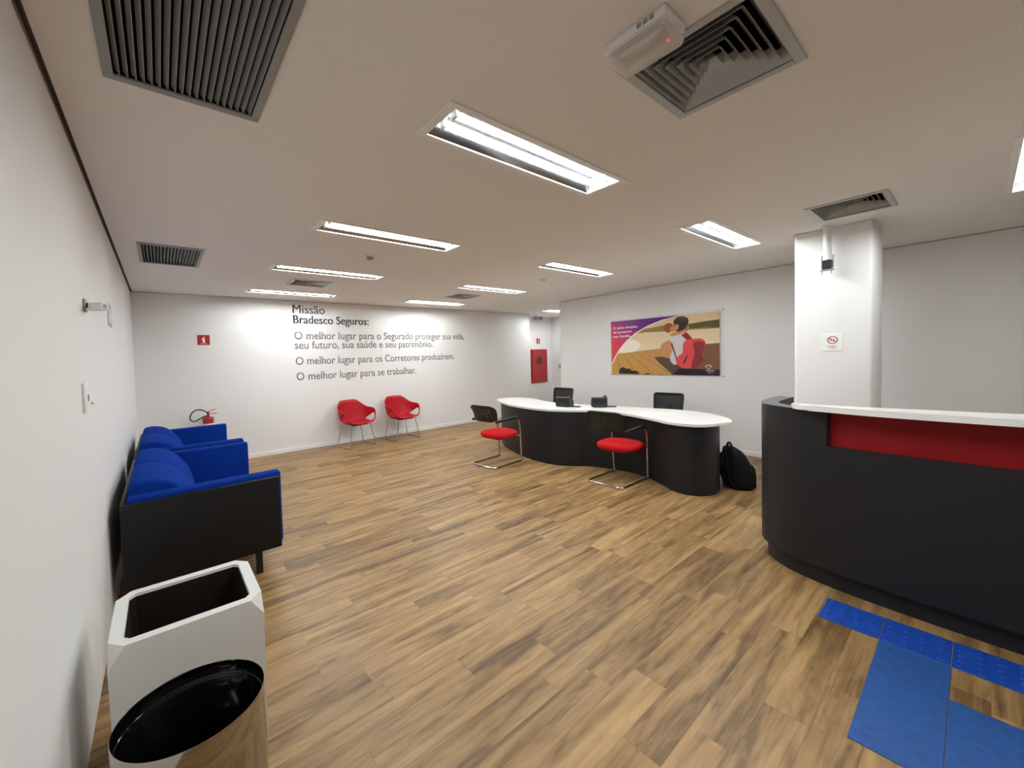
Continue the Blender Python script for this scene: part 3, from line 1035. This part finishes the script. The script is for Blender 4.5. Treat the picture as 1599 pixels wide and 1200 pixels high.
# ------------------------------------------------------------------ desk phones (local: user side +x)
def make_phone(label, group):
    t = thing('desk_phone', label, 'telephone', group=group)
    b = MB()
    prof = [(-.085, .012), (-.075, .135), (-.06, .150), (-.045, .148), (.095, .035), (.10, .012)]
    b.ring_faces([[Vector((x, y, z)) for x, z in prof] for y in (-.105, .105)])
    b.build('body', M['blackplastic'], t, smooth=20)
    b = MB()
    b.ring_faces([[Vector((x, y, z)) for x, z in [(-.10, 0), (-.09, .055), (-.05, .06), (.07, .01), (.09, 0)]] for y in (-.085, .085)])
    b.build('stand', M['blackplastic'], t, smooth=20)
    # the tilted front plane
    ex = Vector((.14, 0, -.113)).normalized()
    nz = Vector((.113, 0, .14)).normalized()
    def onp(u, v, h):
        return Vector((-.045, 0, .148)) + ex * u + Vector((0, v, 0)) + nz * h
    b = MB(); b.box(0, .06, -.03, .085, 0, .006, .002, 1); b.xf(basis((-.045 + ex.x * .015, 0, .148 + ex.z * .015), ex, (0, 1, 0), nz)); b.build('display', M['blackgloss'], t)
    b = MB()
    for i in range(4):
        for j in range(3):
            b.box(.085 + i * .019, .098 + i * .019, -.02 + j * .03, .002 + j * .03, 0, .004)
    b.xf(basis((-.045, 0, .148), ex, (0, 1, 0), nz)); b.build('keypad', M['greyplastic'], t)
    b = MB(); b.box(.0, .165, -.100, -.060, .004, .028, .010, 2); b.box(.0, .045, -.103, -.057, .002, .032, .008, 2); b.box(.12, .168, -.103, -.057, .002, .032, .008, 2)
    b.xf(basis((-.045, 0, .148), ex, (0, 1, 0), nz)); b.build('handset', M['blackplastic'], t)
    b = MB(); b.box(-.03, .045, -.235, -.08, .0, .012, .004, 1); b.build('cable_tray', M['blackplastic'], t)
    return t
p1 = make_phone('black desk phone standing on the desk in front of the left mesh chair', 'black desk phones')
p1.location = (5.04, 3.60, .795); p1.rotation_euler.z = R(12)
p2 = copy_tree(p1)
p2['label'] = 'black desk phone with raised tilted screen in the middle of the desk'
p2.location = (5.30, 3.20, .795); p2.rotation_euler.z = R(38)

# ------------------------------------------------------------------ backpack
t = thing('backpack', 'black backpack standing on the floor at the right end of the desk', 'backpack', (5.405, 1.575, 0), R(36))
rings = []
for z, a, d, dy in ((.0, .145, .10, 0), (.012, .162, .118, 0), (.06, .168, .126, 0), (.18, .166, .124, .002), (.30, .158, .108, .018), (.38, .148, .088, .036), (.43, .132, .066, .052), (.452, .10, .045, .062), (.458, .04, .02, .064)):
    rings.append(sellipse(0, dy, a, d, 3.2, z, 40))
MB().ring_faces(rings).build('body', M['blackcloth'], t, smooth=60)
rings = []
for z, a, d in ((.02, .125, .022), (.04, .135, .034), (.16, .13, .038), (.24, .115, .03), (.265, .09, .015)):
    rings.append(sellipse(0, -.108, a, d, 3.0, z, 32))
MB().ring_faces(rings).build('front_pocket', M['blackcloth'], t, smooth=60)
MB().tube(spline([(-.085, .075, .43), (-.07, .08, .485), (-.015, .08, .51), (.04, .08, .485), (.06, .075, .43)], 6), .011, 8).build('grab_handle', M['blackcloth'], t)
MB().tube(spline([(.135, -.045, .36), (.158, -.060, .29), (.166, -.068, .22), (.166, -.070, .15)], 6), .0035, 8).build('zip', M['chrome'], t)
for s in (-1, 1):
    MB().tube(spline([(s * .08, .07, .42), (s * .10, .125, .33), (s * .11, .13, .20), (s * .13, .10, .05)], 6), .016, 8).build('shoulder_strap', M['blackcloth'], t)
MB().box(.15, .24, -.05, -.022, .045, .056, .002, 1).build('strap_end', M['blackcloth'], t)

# ------------------------------------------------------------------ poster on the right wall
t = thing('wall_poster', 'wide advertising poster of a couple on a dock, on clear acrylic on the right wall', 'poster', (XR, 0, 0))
YL, YR_, ZB, ZT_ = 3.985, 2.268, 1.180, 2.167
MB().box(-.022, -.018, YR_ - .055, YL + .016, ZB - .016, ZT_ + .034, .001, 1).build('acrylic_panel', M['acrylic'], t, smooth=0)
b = MB()
for y in (YL + .006, (YL + YR_) / 2, YR_ - .046):
    for z in (ZB - .006, ZT_ + .024):
        b2 = MB().cyl((-.03, y, z), (0, y, z), .009, seg=14).build('standoff_pin', M['chrome'], t)

def art_mat(name, stops, axis, gloss=.12):
    ma = bpy.data.materials.new(name)
    ma.use_nodes = True
    nt = ma.node_tree
    bs = nt.nodes['Principled BSDF']
    tc = nt.nodes.new('ShaderNodeTexCoord')
    sp = nt.nodes.new('ShaderNodeSeparateXYZ')
    nt.links.new(tc.outputs['Generated'], sp.inputs[0])
    cr = nt.nodes.new('ShaderNodeValToRGB')
    if axis == 'DIAG':
        ad = nt.nodes.new('ShaderNodeMath'); ad.operation = 'SUBTRACT'
        nt.links.new(sp.outputs[2], ad.inputs[0]); nt.links.new(sp.outputs[1], ad.inputs[1])
        a2 = nt.nodes.new('ShaderNodeMath'); a2.operation = 'ADD'; a2.inputs[1].default_value = .7
        nt.links.new(ad.outputs[0], a2.inputs[0]); nt.links.new(a2.outputs[0], cr.inputs[0])
    else:
        nt.links.new(sp.outputs[axis], cr.inputs[0])
    E_ = cr.color_ramp.elements
    E_[0].position, E_[0].color = stops[0][0], (*lin(stops[0][1]), 1)
    E_[1].position, E_[1].color = stops[-1][0], (*lin(stops[-1][1]), 1)
    for p, c in stops[1:-1]:
        e = E_.new(p); e.color = (*lin(c), 1)
    nt.links.new(cr.outputs[0], bs.inputs['Base Color'])
    bs.inputs['Roughness'].default_value = gloss
    return ma
def pm(name, rgb):
    return mat(name, rgb, .14)
ART = [art_mat('print_sky', [(0, (200, 168, 120)), (.45, (236, 214, 178)), (1, (222, 190, 140))], 2),
       art_mat('print_red_purple', [(0, (222, 60, 64)), (.35, (212, 54, 76)), (.6, (184, 46, 104)), (.82, (132, 40, 126)), (1, (92, 38, 128))], 'DIAG'),
       pm('print_hill', (148, 120, 66)), pm('print_hill_dark', (92, 80, 44)), pm('print_dock', (196, 146, 76)), pm('print_dock_shade', (128, 84, 52)),
       pm('print_line', (54, 34, 22)), pm('print_hair', (52, 30, 20)), pm('print_child_hair', (146, 78, 42)), pm('print_skin', (204, 136, 92)),
       pm('print_shirt', (214, 204, 206)), pm('print_pack', (222, 70, 70)), pm('print_pack_shade', (140, 40, 48)), pm('print_trousers', (86, 70, 50)),
       pm('print_dark', (46, 30, 26)), pm('print_white', (246, 246, 246)), pm('print_glow', (250, 240, 222))]
PW, PH = YL - YR_, ZT_ - ZB
b = MB()
lay = [0]
def art(poly, mi, smooth_=False):
    lay[0] += 1
    x = -.0222 - .00006 * lay[0]
    pts = [Vector((0, YL - u * PW, ZB + v * PH)) for u, v in poly]
    if smooth_:
        pts = spline(pts, 4, True)
    b.mi = mi
    b.face([(x, min(max(p.y, YR_), YL), min(max(p.z, ZB), ZT_)) for p in pts])
art([(0, 0), (1, 0), (1, 1), (0, 1)], 0)
art([(0.097, 0.45), (0.204, 0.634), (0.308, 0.56), (0.262, 0.422), (0.104, 0.4)], 16, True)
art([(0.285, 0.748), (0.323, 0.812), (0.416, 0.826), (0.547, 0.856), (0.623, 0.84), (0.757, 0.848), (0.793, 0.848), (0.887, 0.865), (1.0, 0.877), (1.0, 0.742), (0.747, 0.745), (0.53, 0.747), (0.369, 0.755)], 2)
art([(0.757, 0.846), (0.793, 0.848), (0.887, 0.865), (1.0, 0.877), (1.0, 0.759), (0.887, 0.769), (0.766, 0.765)], 3)
art([(0.003, 0.22), (0.043, 0.384), (0.146, 0.397), (0.4, 0.441), (0.623, 0.475), (0.887, 0.503), (1.0, 0.51), (1.0, 0.0), (0.003, 0.0)], 4)
art([(0.868, 0.405), (0.887, 0.5), (1.0, 0.51), (1.0, 0.0), (0.615, 0), (0.747, 0.209)], 5)
art([(0.055, 0.386), (0.058, 0.386), (0.093, 0.103), (0.088, 0.103)], 6)
art([(0.131, 0.381), (0.134, 0.381), (0.236, 0.096), (0.23, 0.096)], 6)
art([(0.195, 0.394), (0.198, 0.394), (0.443, 0.007), (0.437, 0.007)], 6)
art([(0.261, 0.406), (0.264, 0.406), (0.584, 0.045), (0.577, 0.045)], 6)
art([(0.399, 0.436), (0.402, 0.436), (0.517, 0.362), (0.51, 0.362)], 6)
art([(0.447, 0.446), (0.45, 0.446), (0.533, 0.406), (0.527, 0.407)], 6)
art([(0.36, 0.428), (0.363, 0.428), (0.419, 0.366), (0.413, 0.367)], 6)
art([(0.895, 0.453), (0.899, 0.453), (1, 0.421), (0.996, 0.421)], 6)
art([(0.895, 0.488), (0.899, 0.488), (1, 0.472), (0.996, 0.472)], 6)
art([(0.886, 0.376), (0.89, 0.376), (1, 0.345), (0.996, 0.345)], 6)
art([(0.876, 0.292), (0.88, 0.292), (1, 0.276), (0.996, 0.276)], 6)
# curved corner colour field, then the seated figures
art([(0, 1), (0.729, 1), (0.698, 1.0), (0.534, 0.941), (0.389, 0.855), (0.268, 0.741), (0.173, 0.609), (0.103, 0.469), (0.055, 0.339), (0.017, 0.225), (0.003, 0.186)], 16)
art([(0, 1), (0.711, 1), (0.689, 1), (0.526, 0.952), (0.381, 0.868), (0.259, 0.755), (0.164, 0.623), (0.094, 0.483), (0.046, 0.353), (0.011, 0.237), (0.0, 0.2)], 1)
art([(0.404, 0.359), (0.428, 0.387), (0.472, 0.303), (0.458, 0.228), (0.424, 0.256)], 9, True)
art([(0.448, 0.304), (0.513, 0.317), (0.598, 0.277), (0.649, 0.188), (0.793, 0.109), (1.0, 0.097), (1.0, 0.0), (0.615, 0), (0.564, 0.093), (0.489, 0.212)], 13)
art([(0.615, 0), (0.667, 0.108), (0.793, 0.102), (1.0, 0.09), (1.0, 0.0)], 14)
art([(0.505, 0.49), (0.538, 0.555), (0.593, 0.595), (0.623, 0.534), (0.602, 0.447), (0.602, 0.329), (0.564, 0.301), (0.522, 0.362), (0.518, 0.444)], 9, True)
art([(0.593, 0.603), (0.641, 0.701), (0.711, 0.723), (0.77, 0.66), (0.747, 0.583), (0.711, 0.47), (0.698, 0.355), (0.645, 0.174), (0.602, 0.226), (0.593, 0.3), (0.615, 0.417), (0.615, 0.535)], 10, True)
art([(0.593, 0.691), (0.649, 0.73), (0.729, 0.75), (0.747, 0.727), (0.702, 0.695), (0.623, 0.659)], 9, True)
art([(0.54, 0.824), (0.559, 0.873), (0.593, 0.884), (0.623, 0.843), (0.615, 0.755), (0.581, 0.722), (0.551, 0.748)], 8, True)
art([(0.602, 0.816), (0.641, 0.826), (0.649, 0.766), (0.623, 0.732), (0.598, 0.757)], 9, True)
art([(0.628, 0.908), (0.658, 0.97), (0.702, 0.98), (0.747, 0.945), (0.757, 0.876), (0.738, 0.8), (0.711, 0.752), (0.671, 0.727), (0.645, 0.759), (0.636, 0.826)], 7, True)
art([(0.639, 0.841), (0.667, 0.849), (0.672, 0.785), (0.654, 0.758), (0.639, 0.782)], 9, True)
art([(0.694, 0.667), (0.738, 0.713), (0.784, 0.609), (0.793, 0.523), (0.738, 0.584)], 12)
art([(0.711, 0.528), (0.747, 0.583), (0.793, 0.594), (0.859, 0.592), (0.892, 0.531), (0.887, 0.461), (0.859, 0.406), (0.878, 0.264), (0.831, 0.152), (0.729, 0.109), (0.658, 0.174), (0.649, 0.276), (0.702, 0.355)], 11, True)
art([(0.798, 0.536), (0.887, 0.517), (0.864, 0.349), (0.878, 0.25), (0.831, 0.145), (0.775, 0.123), (0.803, 0.351)], 12, True)
art([(0.658, 0.298), (0.72, 0.368), (0.784, 0.337), (0.779, 0.223), (0.729, 0.152), (0.667, 0.174)], 11, True)
art([(0.711, 0.224), (0.743, 0.339), (0.747, 0.317), (0.725, 0.21), (0.698, 0.188)], 14)
art([(0.602, 0.536), (0.615, 0.542), (0.658, 0.261), (0.649, 0.254)], 6)
art([(0.082, 0.01), (0.085, 0.094), (0.127, 0.136), (0.161, 0.104), (0.204, 0.104), (0.218, 0.069), (0.262, 0.07), (0.294, 0.039), (0.295, 0.008)], 14)
art([(0.342, 0.004), (0.369, 0.025), (0.4, 0.023), (0.404, 0.002)], 14)
art([(0.938, 0.126), (0.939, 0.135), (0.938, 0.144), (0.935, 0.152), (0.932, 0.16), (0.927, 0.165), (0.921, 0.169), (0.914, 0.17), (0.908, 0.169), (0.902, 0.165), (0.897, 0.16), (0.894, 0.152), (0.891, 0.144), (0.89, 0.135), (0.891, 0.126), (0.901, 0.142), (0.901, 0.146), (0.901, 0.151), (0.903, 0.155), (0.905, 0.158), (0.908, 0.161), (0.911, 0.162), (0.914, 0.163), (0.918, 0.162), (0.921, 0.161), (0.924, 0.158), (0.926, 0.155), (0.928, 0.151), (0.928, 0.146), (0.928, 0.142)], 15)
art([(0.908, 0.103), (0.908, 0.124), (0.921, 0.124), (0.921, 0.103)], 15)
for s_, u, v, wd, h in (('O jeito simples', .023, .855, .262, .040), ('de proteger', .023, .775, .205, .040), ('sua fam\u00edlia.', .023, .695, .195, .040)):
    me = text_mesh(s_, wd * PW, h, 0, .015)
    b.mi = 15
    lay[0] += 1
    b.add_mesh(me, basis((-.0222 - .00006 * lay[0], YL - u * PW, ZB + v * PH), (0, -1, 0), (0, 0, 1), (-1, 0, 0)))
for s_, u, v, wd, h in (('Bradesco', .898, .072, .064, .017), ('seguros', .908, .042, .042, .011)):
    me = text_mesh(s_, wd * PW, h, 0, .02)
    lay[0] += 1
    b.add_mesh(me, basis((-.0222 - .00006 * lay[0], YL - u * PW, ZB + v * PH), (0, -1, 0), (0, 0, 1), (-1, 0, 0)))
b.build('printed_picture', ART, t, smooth=0, recalc=False)

# ------------------------------------------------------------------ no smoking sign, ceiling pole
t = thing('no_smoking_sign', 'small white no-smoking sign with red symbol on the pillar', 'sign', (5.282, .798, 1.622))
MB().box(-.004, 0, -.068, .068, -.08, .08, .001, 1).build('sign_plate', M['signwhite'], t)
b = MB()
ring = []
for k in range(41):
    a = 2 * PI * k / 40
    ring.append((math.cos(a), math.sin(a)))
o_ = [Vector((-.0045, .036 * c, .022 + .036 * s)) for c, s in ring[:-1]]
i_ = [Vector((-.0045, .029 * c, .022 + .029 * s)) for c, s in ring[:-1]]
b.ring_faces([o_, i_], cap0=False, cap1=False)
b.face([(-.0046, .028, .044), (-.0046, .023, .049), (-.0046, -.028, .000), (-.0046, -.023, -.005)])
b.face([(-.0044, .022, .018), (-.0044, .022, .025), (-.0044, -.016, .025), (-.0044, -.016, .018)])
b.face([(-.0044, -.010, .030), (-.0044, -.013, .030), (-.0044, -.016, .042), (-.0044, -.013, .042)])
for s_, z in (('PROIBIDO', -.042), ('FUMAR', -.058)):
    me = text_mesh(s_, None, .010, 0, .01)
    wd = max(v.co.x for v in me.vertices)
    b.add_mesh(me, basis((-.0046, wd / 2, z), (0, -1, 0), (0, 0, 1), (-1, 0, 0)))
b.build('symbol', M['redsign'], t, smooth=0, recalc=False)

t = thing('ceiling_mount_pole', 'white ceiling pole with a black swivel bracket in front of the pillar', 'bracket', (5.185, .818, CEIL))
MB().lathe([(.001, 0), (.045, 0), (.045, -.008), (.03, -.012), (.001, -.012)], 20).build('ceiling_flange', M['white'], t)
MB().cyl((0, 0, -.01), (0, 0, -.315), .029, seg=24).build('pole', M['white'], t)
for y in (-.037, .037):
    MB().box(-.012, .012, y - .003, y + .003, -.39, -.27, .002, 1).build('yoke_arm', M['greyplastic'], t)
MB().box(-.03, .012, -.032, .032, -.405, -.318, .005, 1).xf(Matrix.Identity(4)).build('swivel_block', M['blackplastic'], t)
MB().box(-.045, .02, -.045, .045, -.413, -.405, .002, 1).build('mount_plate', M['greyplastic'], t)
for y in (-.03, .03):
    MB().cyl((-.03, y, -.413), (-.03, y, -.445), .004, seg=8).build('mount_screw', M['greyplastic'], t)

# ------------------------------------------------------------------ reception counter
t = thing('reception_counter', 'curved charcoal reception counter with red inset band and white ledge', 'counter', (0, 0, 0))
OUT = [(4.37, .986), (4.10, .990), (3.90, .978), (3.77, .935), (3.665, .850), (3.585, .730), (3.530, .560), (3.500, .380), (3.485, .200), (3.476, .0), (3.474, -.20), (3.482, -.45), (3.51, -.75), (3.57, -1.05), (3.66, -1.35)]
ou = spline([(x, y, 0) for x, y in OUT], 6)
def strip(pts, d0, d1, z0, z1, name, ma, parent=None, bev=0.0):
    """band that follows the counter's plan curve between two offsets (positive = inward)"""
    o1 = offset([(p.x, p.y) for p in pts], d0)
    o2 = offset([(p.x, p.y) for p in pts], d1)
    rings = []
    for a, d in zip(o1, o2):
        if bev:
            rings.append([Vector((a.x + (d.x - a.x) * s, a.y + (d.y - a.y) * s, z)) for s, z in ((0, z0 + bev), (.02, z0 + bev * .3), (.05, z0), (.95, z0), (1, z0 + bev), (1, z1 - bev), (.95, z1), (.05, z1), (.02, z1 - bev * .3), (0, z1 - bev))])
        else:
            rings.append([Vector((a.x, a.y, z0)), Vector((d.x, d.y, z0)), Vector((d.x, d.y, z1)), Vector((a.x, a.y, z1))])
    return MB().ring_faces(rings).build(name, ma, parent or t, smooth=40)
ka = min(range(len(ou)), key=lambda i: abs(ou[i].y - .572) + (10 if ou[i].x > 4 else 0))
strip(ou, 0, .10, .12, .940, 'front_panel', M['charcoal'])
strip(ou[:ka + 1], 0, .10, .940, 1.168, 'end_panel', M['charcoal'])
strip(ou[:ka + 1], 0.0, .10, 1.168, 1.172, 'end_cap', M['charcoal_top'])
strip(ou[ka:], .045, .10, .940, 1.166, 'red_band', M['redlac'])
strip(ou, .035, .09, .0, .12, 'plinth', M['charcoal'])
NE = [(3.56, .735), (3.478, .655), (3.44, .52), (3.405, .38), (3.388, .20), (3.385, .0), (3.39, -.25), (3.41, -.60), (3.47, -1.0), (3.57, -1.38)]
FE = [(3.85, -1.38), (3.76, -1.0), (3.70, -.6), (3.66, -.25), (3.62, .0), (3.58, .25), (3.55, .45), (3.545, .62), (3.575, .71)]
sl = spline([(x, y, 0) for x, y in NE + FE], 5, True)
MB().prism([(p.x, p.y) for p in sl], 1.172, 1.208, .012).build('ledge_top', M['laminate'], t, smooth=40)
# inner work surface behind the front
wk = [p for p in ou[14:]]
strip(wk, .10, .62, .72, .75, 'work_top', M['laminate'])

# ------------------------------------------------------------------ blue tactile floor tiles
def tactile(y0, y1, label):
    t = thing('tactile_tile', label, 'floor tile', (3.252, (y0 + y1) / 2, 0), group='blue studded warning tiles')
    h = (y1 - y0) / 2 - .001
    MB().box(-.137, .137, -h, h, 0, .004, .001, 1).build('tile_base', M['tile'], t, smooth=0)
    first = None
    for i in range(5):
        for j in range(4):
            if first is None:
                o = first = MB().lathe([(.012, .0035), (.0105, .0075), (.007, .0085), (.001, .0086)], 12).build('stud', M['tile'], t)
            else:
                o = first.copy()
                COL.objects.link(o)
            o.location = (-.108 + i * .054, -h + h / 4 + j * h / 2, 0)
    return t
tactile(.298, .529, 'blue studded floor tile at the free end of the strip below the counter')
tactile(.066, .296, 'blue studded floor tile in the middle, where the worn mat joins the strip')
tactile(-.166, .064, 'blue studded floor tile at the right edge of the photo, below the counter')
t1 = MB().box(2.225, 3.113, .063, .293, 0, .004, .0012, 1).build('floor_mat', M['tileworn'], smooth=0)
tag(t1, 'long worn blue floor mat running from the studded strip toward the camera', 'floor mat', 'plain blue floor mats')
t2 = MB().box(2.20, 2.818, -.30, .061, 0, .004, .0012, 1).build('floor_mat', M['tileworn'], smooth=0)
tag(t2, 'plain blue floor mat at the bottom right corner, beyond the seam', 'floor mat', 'plain blue floor mats')
